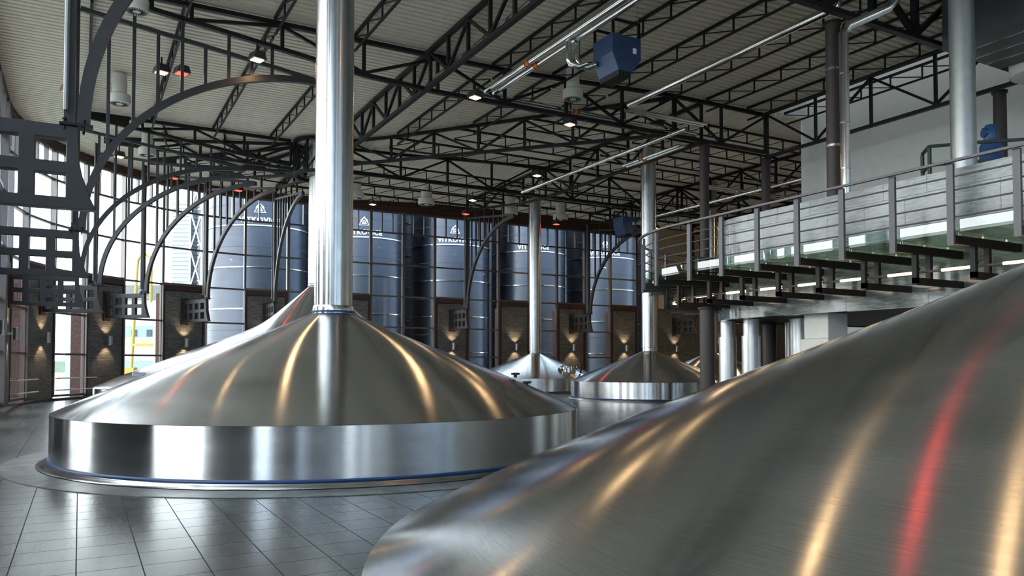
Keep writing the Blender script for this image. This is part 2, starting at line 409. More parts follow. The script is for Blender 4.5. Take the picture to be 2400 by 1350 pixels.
# ------------------------------------------------------------------ sconces
def spot(loc, aim, en, col, size, blend, r=.05):
    l = bpy.data.lights.new('sconce light', 'SPOT'); l.energy = en; l.color = col; l.spot_size = rad(size); l.spot_blend = blend; l.shadow_soft_size = r
    o = bpy.data.objects.new('sconce_light', l); C.objects.link(o); o.location = loc
    o.rotation_euler = Vector(aim).to_track_quat('-Z', 'Y').to_euler(); o['kind'] = 'helper'; return o
sc0 = None
SCL = ['on the pier at the left picture edge', 'on the corner pier beside the field view window', 'on the corner pier beside the yellow mast', 'on the corner pier under the dark silo', 'on the pier hidden behind the big vessel']
for i, (x, y, rz) in enumerate(SC):
    ny = Vector((-sin(rz), cos(rz), 0)); off = .42
    loc = Vector((x, y, 2.75))-ny*off
    if i < 5: lb = 'grey up and down wall lamp ' + SCL[i]
    else:
        lb = 'grey up and down wall lamp at x %d' % i
        j = i-5
    if y > YF-.5 and i >= 5: lb = 'grey up and down wall lamp on the %s far wall pier from the corner' % ORD[[14.5,21.2,25.9,30.55,35.2,40.0,44.7].index(x)]
    elif i >= 5: lb = 'grey up and down wall lamp on the %s left wall pier before the corner' % ORD[ys.index(y)]
    if sc0 is None:
        sc0 = thing('wall_sconce', lb, 'wall lamp', loc, rz, 'up and down wall lamps on the stone piers')
        MB().lathe([(.095, -.23), (.11, -.225), (.11, .225), (.095, .23), (.09, .2), (.09, -.2)], 20, closed=True).build('lamp_shade', M_galv, sc0, True)
        MB().box(-.035, .035, .1, off-.14, -.05, .05).build('wall_arm', M_galv, sc0)
        MB().lathe([(.088, -.215), (.088, -.205)], 16).build('lower_lens', M_warm, sc0)
        MB().lathe([(.088, .205), (.088, .215)], 16).build('upper_lens', M_warm, sc0)
    else: dup(sc0, lb, loc, rz)
    if y > 20:
        spot(loc+Vector((0, 0, -.25))-Vector((0,0,0)), Vector((0, 0, -1))+ny*.42, 46, (1, .70, .38), 92, .6)
        spot(loc+Vector((0, 0, .25)), Vector((0, 0, 1))+ny*.42, 46, (1, .70, .38), 92, .6)

# ------------------------------------------------------------------ vessels
P1 = [(.385, 2.60), (.42, 2.58), (.6, 2.50), (.9, 2.37), (1.2, 2.24), (1.83, 1.985), (2.5, 1.725), (3.17, 1.465), (3.7, 1.25), (4.15, 1.058), (4.4, .944), (4.55, .873), (4.65, .825)]
P2 = [(.47, 5.02), (.8, 4.72), (1.45, 4.15), (2.0, 3.68), (2.51, 3.32), (3.1, 3.02), (3.8, 2.73), (4.6, 2.42), (5.5, 2.07), (6.3, 1.75), (7.2, 1.40), (7.9, 1.11), (8.45, .87), (8.72, .75), (8.8, .69)]
def smooth_prof(p, k=4):
    out = []
    for i in range(len(p)-1):
        a = p[max(i-1, 0)]; b = p[i]; c = p[i+1]; d = p[min(i+2, len(p)-1)]
        for j in range(k):
            t = j/k
            f = lambda u: .5*((2*b[u])+(-a[u]+c[u])*t+(2*a[u]-5*b[u]+4*c[u]-d[u])*t*t+(-a[u]+3*b[u]-3*c[u]+d[u])*t**3)
            out.append((f(0), f(1)))
    out.append(p[-1]); return out
def vessel(cx, cy, prof, label, chim_r, top, n=160):
    t = thing('brew_vessel', label, 'brewing vessel', (cx, cy, 0), 0, 'stainless brewing vessels with conical lids')
    R, zc = prof[-1]; r0, za = prof[0]
    lid = MB().lathe(smooth_prof(prof)+[(R-.01, zc-.003), (r0-.02, zc-.003), (r0-.02, za-.02)], n, closed=True).build('lid', M_lid, t, True, ang=50)
    MB().lathe([(R, .12), (R, zc-.004), (R-.04, zc-.004), (R-.04, .12)], n, closed=True).build('drum', M_drum, t, True)
    MB().lathe([(R+.012, .085), (R+.03, .102), (R+.012, .12), (R-.02, .12), (R-.02, .085)], n, closed=True).build('seal', M_seal, t, True)
    MB().lathe([(R+.16, .0), (R+.165, .022), (R+.10, .03), (R+.085, .06), (R+.03, .075), (R+.02, .085), (R-.05, .085), (R-.05, 0)], n, closed=True).build('base_ring', M_flange, t, True, ang=60)
    ch = MB().lathe([(chim_r, za+.14), (chim_r, top), (chim_r-.02, top), (chim_r-.02, za+.14)], 64, closed=True).build('chimney', M_chim, t, True)
    MB().lathe([(r0+.005, za-.015), (r0+.015, za), (r0+.004, za+.012), (r0, za+.10), (chim_r+.012, za+.14), (chim_r-.02, za+.14), (chim_r-.02, za-.015)], 64, closed=True).build('chimney_collar', M_flange, ch, True)
    MB().lathe([(r0+.02, za+.015), (r0+.03, za+.027), (r0+.02, za+.04), (r0-.02, za+.04), (r0-.02, za+.015)], 64, closed=True).build('chimney_seal', M_seal, ch, True)
    return t, lid
def scaled(p, R, za, zc):
    k = R/p[-1][0]; z0, z1 = p[-1][1], p[0][1]
    return [(r*k, zc+(z-z0)*(za-zc)/(z1-z0)) for r, z in p]
P0 = [(r*4.0/4.65, .825+(z-.825)*.88) for r, z in P1]
V0 = vessel(4.7, 1.5, P0, 'closest stainless vessel, its sloping lid filling the lower right', .36, 11.4, 256)
V1 = vessel(4.23, 14.63, P1, 'big stainless vessel with broad lid and chimney in the middle left', .36, 11.45, 256)
V2 = vessel(9.25, 34.27, P2, 'largest stainless vessel, steep lid partly hidden behind the middle one', .47, 11.4)
V3 = vessel(23.3, 39.1, scaled(P1, 3.8, 2.23, .82), 'distant stainless vessel with a round manhole on its lid', .36, 11.3, 96)
V4 = vessel(23.25, 28.58, scaled(P1, 3.68, 2.22, .83), 'distant stainless vessel standing nearest the walkway corner', .36, 11.8, 96)
V5 = vessel(31.0, 32.65, scaled(P1, 3.7, 2.25, .82), 'distant stainless vessel half hidden behind the dark walkway column', .36, 11.8, 96)
# manhole on V3
mc = RT*1.85-FW*2.2
mz = 1.02
mh = MB().lathe([(.36, 0), (.36, .30), (.40, .30), (.40, .36), (.30, .36), (.30, .33), (.0, .33)], 28, (mc.x, mc.y, mz)).build('manhole', M_flange, V3[0], True)
MB().lathe([(.27, .361), (.27, .38), (0, .38)], 24, (mc.x, mc.y, mz)).build('sight_glass', M_slot, mh)
for k in range(6):
    a = k*pi/3+.3
    MB().tube([(mc.x+.42*cos(a), mc.y+.42*sin(a), mz+.22), (mc.x+.42*cos(a), mc.y+.42*sin(a), mz+.44)], .035, 8).build('clamp_bolt', M_flange, mh, True)
MB().tube([mc+RT*.62+Vector((0,0,mz+.05)), mc+RT*.7+Vector((0,0,mz+.62))], .045, 8).build('lid_hinge', M_slot, mh, True)
MB().lathe([(.05, 0), (.05, .3), (.16, .34), (.16, .42), (.05, .46)], 14, tuple(mc-RT*.45+FW*.1+Vector((0,0,mz+.1)))).build('lamp_port', M_flange, mh, True)
# small fittings on V1 and V2 lids
for dx, dy, z in ((3.04, -1.70, 1.37), (3.40, -1.52, 1.2)):
    MB().lathe([(.03, 0), (.03, .05), (.085, .06), (.085, .095), (.0, .1)], 14, (dx, dy, z)).build('lid_plug', M_slot, V1[1], True)
p = Vector((-7.35, -2.7)); MB().box(p.x-.22, p.x+.22, p.y-.07, p.y+.07, 1.19, 1.30).build('lid_clasp', M_flange, V2[1], bevel=.02)
# pebbled kerb ring round the middle vessel
k = MB().lathe([(4.83, .002), (4.83, .012), (5.33, .012), (5.33, .002)], 128, (4.23, 14.63, 0), closed=True)
tag(k.build('trim_2', M_rock), 'pebbled grey kerb ring set in the floor round the middle vessel', 'floor ring', kind='structure')

# ------------------------------------------------------------------ roof steel
def zb_tip(u): return 11.22-.98*u/8.2 if u < 8.2 else 10.24
def truss(name, label, p, q, zt, zb, step, cw=.15, ww=.085, cat='roof truss', group=None):
    """upright lattice girder from p to q; zt/zb give chord heights at distance u"""
    p = Vector((*p, 0)); q = Vector((*q, 0)); L = (q-p).length; d = (q-p)/L
    t = thing(name, label, cat, p, math.atan2(d.y, d.x), group)
    n = max(2, round(L/step)); us = [L*i/n for i in range(n+1)]
    m = MB()
    for a, b in zip(us[:-1], us[1:]): m.bar((a, 0, zt(a)-.06), (b, 0, zt(b)-.06), cw, .12)
    m.build('top_chord', M_dark, t)
    m = MB()
    for a, b in zip(us[:-1], us[1:]): m.bar((a, 0, zb(a)+.06), (b, 0, zb(b)+.06), cw, .12)
    m.build('bottom_chord', M_dark, t)
    if zt(0)-zb(0) < .4: MB().prism([(0, -.03, zb(0)+.1), (1.5, -.03, zb(1.5)+.1), (1.5, -.03, zt(1.5)-.1), (0, -.03, zt(0)-.1)], (0, .06, 0)).build('end_plate', M_dark, t)
    for i, u in enumerate(us):
        if zt(u)-zb(u) > .4:
            MB().bar((u, 0, zb(u)+.12), (u, 0, zt(u)-.12), ww*1.15, ww*1.15).build('post', M_dark, t)
        if i < n:
            v = us[i+1]
            if min(zt(u)-zb(u), zt(v)-zb(v)) > .4:
                a, b = ((u, 0, zb(u)+.12), (v, 0, zt(v)-.12)) if i % 2 else ((u, 0, zt(u)-.12), (v, 0, zb(v)+.12))
                MB().bar(a, b, ww, ww).build('brace', M_dark, t)
    return t
G = 'black lattice roof girders'
truss('roof_truss', 'black girder crossing above the nearest column at the upper right', (.1, Y1), (24.5, Y1), lambda u: zr(u+.1), zb_tip, 1.75, .18, .14, group=G)
truss('roof_truss', 'black girder passing behind the middle chimney near the upper edge', (.1, Y2), (24.5, Y2), lambda u: zr(u+.1), zb_tip, 2.35, group=G)
truss('roof_truss', 'black girder from the left wall to the roof ring', (.1, Y3), (8.0, Y3), lambda u: 11.5, zb_tip, 2.0, group=G)
truss('roof_truss', 'black girder from the roof ring to the far right bays', (10.7, Y3), (39.8, Y3), lambda u: zr(u+10.7), lambda u: 10.3, 2.35, group=G)
truss('roof_truss', 'deep black girder running lengthwise from the ring over the middle vessel', (9.45, 33.0), (9.45, 2.0), lambda u: 11.48, lambda u: 10.25, 1.35, group=G)
truss('roof_truss', 'black edge girder in front of the white wall', (24.4, 22.4), (24.4, 1.0), lambda u: 11.9, lambda u: 10.0, 2.45, .12, .08, group=G)
truss('roof_truss', 'diagonal black hip girder between ring and column line', (10.3, 33.2), (19.8, Y2+.1), lambda u: zr(10.3+u*.67), lambda u: 10.35, 2.0, group=G)
for i, x in enumerate((21.2, 30.5, 39.8)):
    truss('roof_truss', 'black girder ending over the %s far wall arch from the vessel chimneys' % ORD[i], (x, 43.8), (x, Y2+.2), lambda u: zr(21), zb_tip, 2.3, group=G)
for i, d in enumerate((22.5, 45, 67.5, 90)):
    truss('roof_truss', 'radial black girder over the %s corner arch from the left wall' % ORD[i], rot_pt(d, RTIP-.1), rot_pt(d, 1.25), lambda u: 11.5, zb_tip, 2.0, group=G)
# ring
rg = thing('roof_ring', 'round black steel ring around the rear chimney where girders meet', 'roof ring', (RC[0]-.12, RC[1]-.1, 0))
MB().lathe([(1.02, 11.36), (1.2, 11.36), (1.2, 11.5), (1.02, 11.5)], 40, closed=True).build('top_hoop', M_dark, rg, True)
MB().lathe([(1.02, 9.92), (1.2, 9.92), (1.2, 10.06), (1.02, 10.06)], 40, closed=True).build('bottom_hoop', M_dark, rg, True)
for k in range(8):
    a, b = k*pi/4, (k+1)*pi/4
    MB().bar((1.11*cos(a), 1.11*sin(a), 10.06), (1.11*cos(a), 1.11*sin(a), 11.36), .1).build('post', M_dark, rg)
    MB().bar((1.11*cos(a), 1.11*sin(a), 10.1), (1.11*cos(b), 1.11*sin(b), 11.3), .07).build('brace', M_dark, rg)
# purlins: one of each length, then copies
PROTO = {}
def purlin(label, loc, rz, L, z):
    L = round(L, 1)
    if L < 1.2: return
    g = 'light lattice purlins under the roof sheets'
    if L not in PROTO:
        t = thing('roof_purlin', label, 'purlin', (loc[0], loc[1], z), rz, g); n = max(2, round(L/1.18))
        MB().bar((0, 0, -.04), (L, 0, -.04), .08, .08).build('top_chord', M_dark, t)
        MB().bar((0, 0, -.52), (L, 0, -.52), .06, .06).build('bottom_chord', M_dark, t)
        for i in range(1, n):
            u = L*i/n; MB().bar((u, 0, -.49), (u, 0, -.08), .045).build('post', M_dark, t)
        for i in range(n):
            u, v = L*i/n, L*(i+1)/n
            MB().bar((u, 0, -.47), (v, 0, -.10), .032).build('brace', M_dark, t)
        PROTO[L] = t; KIDS[t.name] = list(t.children)
    else:
        dup(PROTO[L], label, (loc[0], loc[1], z), rz)
lines = [.15, 2.4, 4.75, 7.1, 11.8, 14.15, 16.5, 18.85, 21.2, 23.4]
for i, x in enumerate(lines):
    o = ORD[i]
    purlin('light purlin, %s from the left wall, over the nearest bay' % o, (x, Y1-.1), rad(-90), 9.8, zr(x)+.07)
    purlin('light purlin, %s from the left wall, between the two nearest cross girders' % o, (x, Y1+.1), rad(90), 9.8, zr(x)+.07)
    if x < 9: purlin('light purlin, %s from the left wall, between second girder and ring' % o, (x, Y2+.1), rad(90), 11.6, zr(x)+.07)
    elif x < 18: purlin('light purlin, %s from the left wall, ending on the hip girder' % o, (x, Y2+.1), rad(90), diag_y(x)-Y2-.3, zr(x)+.07)
for i, y in enumerate((24.9, 27.3, 29.7, 32.0, 36.7, 39.0, 41.4, 43.7)):
    x0 = diag_x(y)+.3 if y < 33 else 9.7
    purlin('far bay purlin, %s beyond the second girder, short of the first far arch' % ORD[i], (x0, y), 0, 21.1-x0, zr(x0)+.06)
    for j, (a, b) in enumerate(((21.3, 30.4), (30.6, 39.7), (39.9, 49.0))):
        purlin('far bay purlin, %s beyond the second girder, %s span past the first far arch' % (ORD[i], ORD[j]), (a, y), 0, b-a, 11.95)
for i, (r0) in enumerate((4.2, 6.6)):
    for j, d in enumerate((0, 22.5, 45, 67.5)):
        a = rot_pt(d+.8, r0); b = rot_pt(d+21.7, r0); v = (b[0]-a[0], b[1]-a[1]); 
        purlin('short corner purlin, %s bay of the %s circle round the ring' % (ORD[j], ('inner', 'outer')[i]), a, math.atan2(v[1], v[0]), sqrt(v[0]**2+v[1]**2), 11.56)
        

for i, (a, b) in enumerate(((2.7, 12.4), (12.7, 22.3))): purlin('light purlin in the roof light opening before the white wall, %s bay' % ('near', 'far')[i], (25.3, a), rad(90), b-a, 12.0)
# ------------------------------------------------------------------ lattice brackets and arches
def grid_plate(xs, zs, holes, th, warp):
    """plate in the xz plane with square holes, thickness th"""
    m = MB(); nx, nz = len(xs), len(zs); idx = {}
    vs = []
    for s in (-1, 1):
        for j in range(nz):
            for i in range(nx):
                x, z = warp(xs[i], zs[j]); idx[(s, i, j)] = len(vs); vs.append((x, s*th/2, z))
    solid = lambda i, j: 0 <= i < nx-1 and 0 <= j < nz-1 and (i, j) not in holes
    fs = []
    for j in range(nz-1):
        for i in range(nx-1):
            if not solid(i, j): continue
            for s in (-1, 1):
                q = [idx[(s, i, j)], idx[(s, i+1, j)], idx[(s, i+1, j+1)], idx[(s, i, j+1)]]
                fs.append(tuple(q if s < 0 else q[::-1]))
            for di, dj, a, b in ((-1, 0, (i, j+1), (i, j)), (1, 0, (i+1, j), (i+1, j+1)), (0, -1, (i, j), (i+1, j)), (0, 1, (i+1, j+1), (i, j+1))):
                if not solid(i+di, j+dj): fs.append((idx[(-1, *a)], idx[(-1, *b)], idx[(1, *b)], idx[(1, *a)]))
    return m.add(vs, fs)
xs = [-2.28, -2.20, -1.92, -1.72, -1.35, -1.15, -.78, -.58, -.21, -.1, 0]
zs = [3.82, 3.98, 4.31, 4.48, 4.80, 4.90, 5.0]
HOL = {(1, 1), (3, 1), (5, 1), (7, 1), (1, 3), (3, 3), (5, 3), (7, 3)}
def warp(x, z):
    k = max(0, (x+.21)/.21); return x + k*(-.06+.24*max(0, (4.75-z)/.93)**2), z
br0 = ar0 = None
def bracket_arch(loc, rz, lb, la):
    global br0, ar0
    if br0 is None:
        br0 = thing('lattice_bracket', lb, 'wall bracket', (*loc, 0), rz, 'steel grid brackets on the piers')
        grid_plate(xs, zs, HOL, .17, warp).build('lattice_plate', M_grey, br0, bevel=.012)
        m = MB().box(-2.355, -2.28, -.2, .2, 3.70, 5.12); m.build('wall_plate', M_brown, br0)
        m = MB().box(-.30, .12, -.13, .13, 5.0, 5.035).build('foot_flange', M_dark, br0)
        for y in (-.09, .09):
            for x in (-.24, .0): MB().lathe([(.018, 4.94), (.018, 5.08), (.03, 5.08), (.03, 5.10), (0, 5.10)], 8, (x, y, 0)).build('bolt', M_dark, br0)
        KIDS[br0.name] = list(br0.children)
        ar0 = thing('arched_strut', la, 'arch', (*loc, 0), rz, 'arched struts under the girders')
        path = [(0, 0, 5.04)]+[(5.98-5.98*cos(a), 0, 5.05+4.87*sin(a)) for a in [rad(3+87*k/28) for k in range(29)]]
        MB().strip(path, .15, .17).build('arch_rib', M_grey, ar0, True, ang=30)
        MB().bar((-.18, 0, 5.04), (-.18, 0, 11.2), .13, .13).build('upright', M_grey, ar0)
        MB().tube([(-.22, -.13, 5.2), (-.22, -.13, 11.2)], .035, 8).build('downpipe', M_zinc, ar0, True)
        MB().bar((-.11, 0, 10.76), (5.9, 0, 9.99), .10, .11).build('tie_bar', M_grey, ar0)
        for k, x in enumerate((.55, 1.14, 1.72, 2.32, 2.91, 3.52, 4.14, 4.70)):
            zz = 5.05+4.87*sqrt(1-((5.98-x)/5.98)**2)+.08
            top = zb_tip(x) if k % 2 else 10.76-.128*(x+.11)-.05
            MB().bar((x, 0, zz), (x, 0, top), .085, .085).build('hanger', M_grey, ar0)
        KIDS[ar0.name] = list(ar0.children)
    else:
        dup(br0, lb, (*loc, 0), rz); dup(ar0, la, (*loc, 0), rz)
bracket_arch((0, Y1), 0, 'large dark grid bracket at the left picture edge, closest to the viewer', 'closest arched strut rising past the upper left corner')
bracket_arch((0, Y2), 0, 'dark grid bracket just below and behind the closest one', 'arched strut sweeping to the girder beside the middle chimney')
cn = ['first', 'second', 'third', 'fourth', 'fifth']
for i, d in enumerate((0, 22.5, 45, 67.5, 90)):
    bracket_arch(rot_pt(d, RTIP), -rad(d), 'small dark grid bracket on the %s pier of the rounded corner' % cn[i], 'slender arched strut over the %s pier of the rounded corner' % cn[i])
for i, x in enumerate((21.2, 30.55, 40.0)):
    bracket_arch((x, 43.8), rad(-90), 'dark grid bracket on the far wall, %s right of the middle chimney' % ORD[i], 'arched strut at the far wall, %s right of the middle chimney' % ORD[i])

# ------------------------------------------------------------------ columns
def column(x, y, r, z1, label, mat=M_col, bands=(), z0=0):
    t = thing('steel_column', label, 'column', (x, y, z0))
    MB().lathe([(r, 0), (r, z1-z0-.06)], 32).build('shaft', mat, t, True)
    MB().lathe([(r+.04, z1-z0-.06), (r+.04, z1-z0)], 32).build('cap_plate', M_dark, t, True)
    for z in bands: MB().lathe([(r+.002, z-z0-.03), (r+.012, z-z0-.03), (r+.012, z-z0+.03), (r+.002, z-z0+.03)], 32, closed=True).build('clamp_band', M_pipe, t, True)
    return t
column(16.2, 12.75, .18, 10.1, 'dark round column with bright clamps behind the walkway rail', bands=(8.9, 7.0, 5.6), z0=3.75)
column(24.3, 13.2, .18, 9.9, 'dark round column at the right edge behind the blue motor', z0=3.75)
column(21.1, 22.55, .18, 10.15, 'dark round column left of the pair beyond the walkway')
column(24.4, 22.5, .18, 10.0, 'dark round column beside the corner of the white wall')
column(13.25, 14.1, .18, 3.0, 'dark stout column under the rounded end of the walkway')
column(16.67, 15.3, .19, 2.78, 'dark column under the mezzanine between silver pipes')
# silver risers under the mezzanine
def riser(x, y, r, z0, z1, label, step=None, mat=M_riser):
    t = thing('vertical_pipe', label, 'pipe', (x, y, z0))
    MB().lathe([(r, 0), (r, z1-z0)], 32).build('pipe_shell', mat, t, True)
    if step: MB().lathe([(r+.002, .0), (r+.035, .0), (r+.035, step-z0), (r+.002, step-z0)], 32, closed=True).build('cladding_sleeve', mat, t, True)
    return t
riser(15.32, 15.52, .195, 0, 2.78, 'silver pipe beside the dark walkway column, left of the pair', 2.35)
riser(15.08, 14.45, .2, 0, 2.78, 'silver pipe under the mezzanine edge, right of the pair', 2.35)
riser(17.2, 15.1, .10, 0, 2.78, 'thin silver pipe beside the wide silver tank under the mezzanine')
riser(16.05, 13.72, .27, 0, 2.78, 'wide silver tank casing under the mezzanine', 1.75)
wb = thing('white_cabinet', 'white box casing under the mezzanine beside the silver pipes', 'cabinet', (14.92, 12.1, 0))
MB().box(-.36, .40, -.42, .36, 0, 2.2).build('lower_casing', M_white, wb, bevel=.02); MB().box(-.31, .36, -.38, .28, 2.2, 2.78).build('upper_casing', M_white, wb, bevel=.02)
tk = MB().lathe([(1.5, 0), (1.5, 2.75)], 48, (18.2, 9.6, 0)); tag(tk.build('service_tank', M_galv, None, True), 'dull grey round tank under the mezzanine behind the near lid', 'tank')
# big silver riser and steel ducts above the mezzanine
riser(17.9, 10.55, .27, 3.75, 11.78, 'tall pale grey vent pipe standing on the mezzanine', mat=M_galv)
t = thing('steel_duct', 'shiny steel duct beside the nearest column with bend at the roof', 'duct', (15.95, 12.25, 3.75))
def P3(pts): return [Vector(p) for p in pts]
MB().tube(P3([(15.95, 12.25, 3.75), (15.95, 12.25, 9.55), (16.02, 12.2, 9.75), (16.9, 11.75, 10.2), (17.05, 11.65, 10.4), (17.05, 11.65, 11.72)]), .115, 16).build('duct_shell', M_pipe, t, True, world=True, ang=60)
for z in (5.2, 6.3, 7.4, 8.6): MB().lathe([(.117, -.012), (.125, -.012), (.125, .012), (.117, .012)], 20, (15.95, 12.25, z), closed=True).build('duct_joint', M_pipe, t, True, world=True)

# ------------------------------------------------------------------ mezzanine and glass walkway
AC = (16.3, 14.0)
def arcpts(r, a0, a1, n): return [(AC[0]+r*cos(rad(a0+(a1-a0)*k/n)), AC[1]+r*sin(rad(a0+(a1-a0)*k/n))) for k in range(n+1)]
outl = [(14.3, -8)]+arcpts(2.0, 180, 90, 18)+[(XR-.05, 16.0)]
inn = [(14.5, -8)]+arcpts(1.8, 180, 90, 18)+[(XR-.05, 15.8)]
par = MB(); n = len(outl); vs = []
for (x, y), (u, v) in zip(outl, inn): vs += [(x, y, 2.76), (u, v, 2.76), (u, v, 5.3), (x, y, 5.3)]
par.add(vs, [(i*4+j, i*4+(j+1) % 4, i*4+4+(j+1) % 4, i*4+4+j) for i in range(n-1) for j in range(4)]+[(0,3,2,1), tuple((n-1)*4+j for j in range(4))])
tag(par.build('wall_mezzanine', M_gran, None, True), 'polished grey stone parapet of the raised floor behind the walkway', 'parapet', kind='structure')
sl = MB().prism([(x, y, 2.80) for x, y in inn]+[(XR-.05, -8, 2.80)], (0, 0, .95))
tag(sl.build('floor_mezzanine', M_soffit), 'dark underside slab of the raised mezzanine floor', 'floor', kind='structure')

WK = thing('glass_walkway', 'cantilevered glass floor walkway with grey railing along the stone parapet', 'walkway', (12.3, 7.5, 0))
RO = 4.0
st = []      # stations: (point, inward normal)
y = 6.45-1.03*5
while y < 14.0: st.append((Vector((12.3, y)), Vector((1, 0)))); y += 1.03
k = 0
while True:
    a = 180-(.25+.2575*k)*180/pi; 
    if a < 91: break
    st.append((Vector((AC[0]+RO*cos(rad(a)), AC[1]+RO*sin(rad(a)))), Vector((-cos(rad(a)), -sin(rad(a)))))); k += 1
x = 16.6
while x < 26: st.append((Vector((x, 18.0)), Vector((0, -1)))); x += 1.05
edge = [(12.3, 1.0)]+[(12.3, y) for y in (5, 9, 13)]+arcpts(RO, 180, 90, 24)+[(20, 18), (26.3, 18)]
def offp(path, d):
    out = []
    for (x, y) in path:
        if y < 14 and x < 13.5: out.append((x+d, y))
        elif x > AC[0]: out.append((x, y-d))
        else:
            v = Vector((AC[0]-x, AC[1]-y)).normalized(); out.append((x+v.x*d, y+v.y*d))
    return out
ZF = 3.80
for z, r, nm in ((4.9, .026, 'handrail'), (4.67, .014, 'guard_bar'), (4.45, .014, 'guard_bar'), (4.23, .014, 'guard_bar'), (4.01, .014, 'guard_bar')):
    if nm == 'handrail':
        MB().ribbon([(x, y) for x, y in offp(edge, -.035)], (4.885, 4.925), -.07 if False else .07).build('handrail', M_rail, WK, True, world=True)
    else: MB().tube([(x, y, z) for x, y in offp(edge, .03)], r, 8).build(nm, M_rail, WK, True, world=True)
for i, (p, nn) in enumerate(st):
    tt = Vector((-nn.y, nn.x)); a = p
    def q(u, v, z): return Vector((p.x+nn.x*u+tt.x*v, p.y+nn.y*u+tt.y*v, z))
    def ob(m, u0, u1, v0, v1, z0, z1):
        c = [q(u0,v0,z0), q(u1,v0,z0), q(u1,v1,z0), q(u0,v1,z0), q(u0,v0,z1), q(u1,v0,z1), q(u1,v1,z1), q(u0,v1,z1)]
        return m.add(c, [(0,3,2,1),(4,5,6,7),(0,1,5,4),(1,2,6,5),(2,3,7,6),(3,0,4,7)])
    ob(MB(), -.02, .035, -.055, .055, 3.56, 4.885).build('railing_post', M_rail, WK, world=True)
    m = MB(); ob(m, .035, 1.99, -.045, .045, 3.58, 3.72); ob(m, .58, .66, -.045, .045, 3.06, 3.58); ob(m, .66, .74, -.015, .015, 3.3, 3.34)
    ob(m, .98, 1.06, -.045, .045, 3.16, 3.58); ob(m, .58, 1.99, -.045, .045, 3.04, 3.16)
    m.build('support_arm', M_dark, WK, world=True)
    for u in (.25, .9, 1.6):
        c = q(u, 0, 0); MB().lathe([(.025, 3.72), (.025, 3.77)], 10, (c.x, c.y, 0)).build('glass_clamp', M_pipe, WK, True, world=True)
for i in range(len(st)-1):
    (p, n1), (p2, n2) = st[i], st[i+1]
    a, b = p+n1*.06, p2+n2*.06; c, d = p2+n2*1.97, p+n1*1.97
    g = (b-a).normalized()*.012; 
    MB().prism([(v.x, v.y, 3.77) for v in (a+g, b-g, c-g, d+g)], (0, 0, .035)).build('glass_floor_pane', M_fglass, WK, world=True)
    a, b = p+n1*.05, p2+n2*.05; h = (b-a).normalized()*.06
    MB().prism([(v.x, v.y, 3.815) for v in (a+h, b-h, b-h+n2*.012, a+h+n1*.012)], (0, 0, .15)).build('toe_pane', M_toe, WK, world=True)
MB().tube([(x, y, 3.27) for x, y in offp(edge, .80)], .022, 10).build('lighting_tube', M_rail, WK, True, world=True)
for i in range(len(st)-1):
    (p, n1), (p2, n2) = st[i], st[i+1]; a, b = p+n1*.80, p2+n2*.80; v = b-a
    a, b = a+v*.06, a+v*.64
    MB().tube([(a.x, a.y, 3.27), (b.x, b.y, 3.27)], .025, 10).build('lit_lamp_section', M_tube, WK, True, world=True)
# platform with green rail and blue motor
pf = MB().box(18.6, 25.5, 5.0, 12.75, 5.9, 6.1); 
pt = thing('service_platform', 'raised service platform on the mezzanine under the green rail', 'platform', (22, 9, 3.75))
pf.build('platform_top', M_galv, pt, world=True)
for x, y in ((18.8, 12.5), (18.8, 5.2), (25.3, 12.5), (25.3, 5.2)): MB().box(x-.06, x+.06, y-.06, y+.06, 3.75, 5.9).build('leg', M_green, pt, world=True)
gp = [(19.5, 12.6), (18.95, 12.05), (19.6, 11.3), (20.6, 10.3), (21.8, 9.2)]
gr = thing('green_guard_rail', 'dark green square tube guard rail before the white wall', 'guard rail', (*gp[1], 6.1))
for (x, y) in gp: MB().box(x-.035, x+.035, y-.035, y+.035, 6.1, 7.16).build('post', M_green, gr, world=True)
for nm, z in (('top_rail', 7.2), ('middle_rail', 6.72)):
    m = MB()
    for a, b in zip(gp[:-1], gp[1:]): m.bar((*a, z), (*b, z), .07, .07)
    m.build(nm, M_green, gr, world=True)
mo = thing('electric_motor', 'blue upright motor with rounded head above the handrail', 'motor', (20.9, 11.6, 6.1))
MB().lathe([(.18, 0), (.18, .05), (.25, .1), (.27, .35), (.27, 1.25), (.24, 1.33), (.1, 1.36)], 24).build('motor_body', M_motor, mo, True)
MB().lathe([(.14, 1.36), (.17, 1.42), (.17, 1.72), (.13, 1.82), (0, 1.84)], 20).build('motor_head', M_motor, mo, True)
MB().tube([(-.18, .1, 1.62), (.05, -.05, 1.62)], .13, 14).build('terminal_box', M_motor, mo, True)
# dark lagged duct at the upper right corner
du = thing('roof_duct', 'dark lagged air duct under the roof in the upper right corner', 'duct', (21.5, 9, 10))
MB().box(19.9, 22.6, 2.0, 12.25, 9.95, 11.95).build('duct_body', M_duct, du, world=True)
m = MB()
for x in (20.5, 21.2, 21.9): m.box(x, x+.02, 2.0, 12.25, 9.935, 9.95)
m.build('duct_seam', M_pipe, du, world=True)
dv = thing('beige_duct', 'beige rounded duct hanging at the right picture edge', 'duct', (23.4, 11.6, 9.6))
MB().lathe([(.0, 0), (.5, .0), (.72, .12), (.75, .3), (.75, .8)], 36).build('duct_shell', M_cream, dv, True)
MB().box(-.5, .6, -4, 0, .05, .7).build('duct_branch', M_cream, dv, bevel=.05)

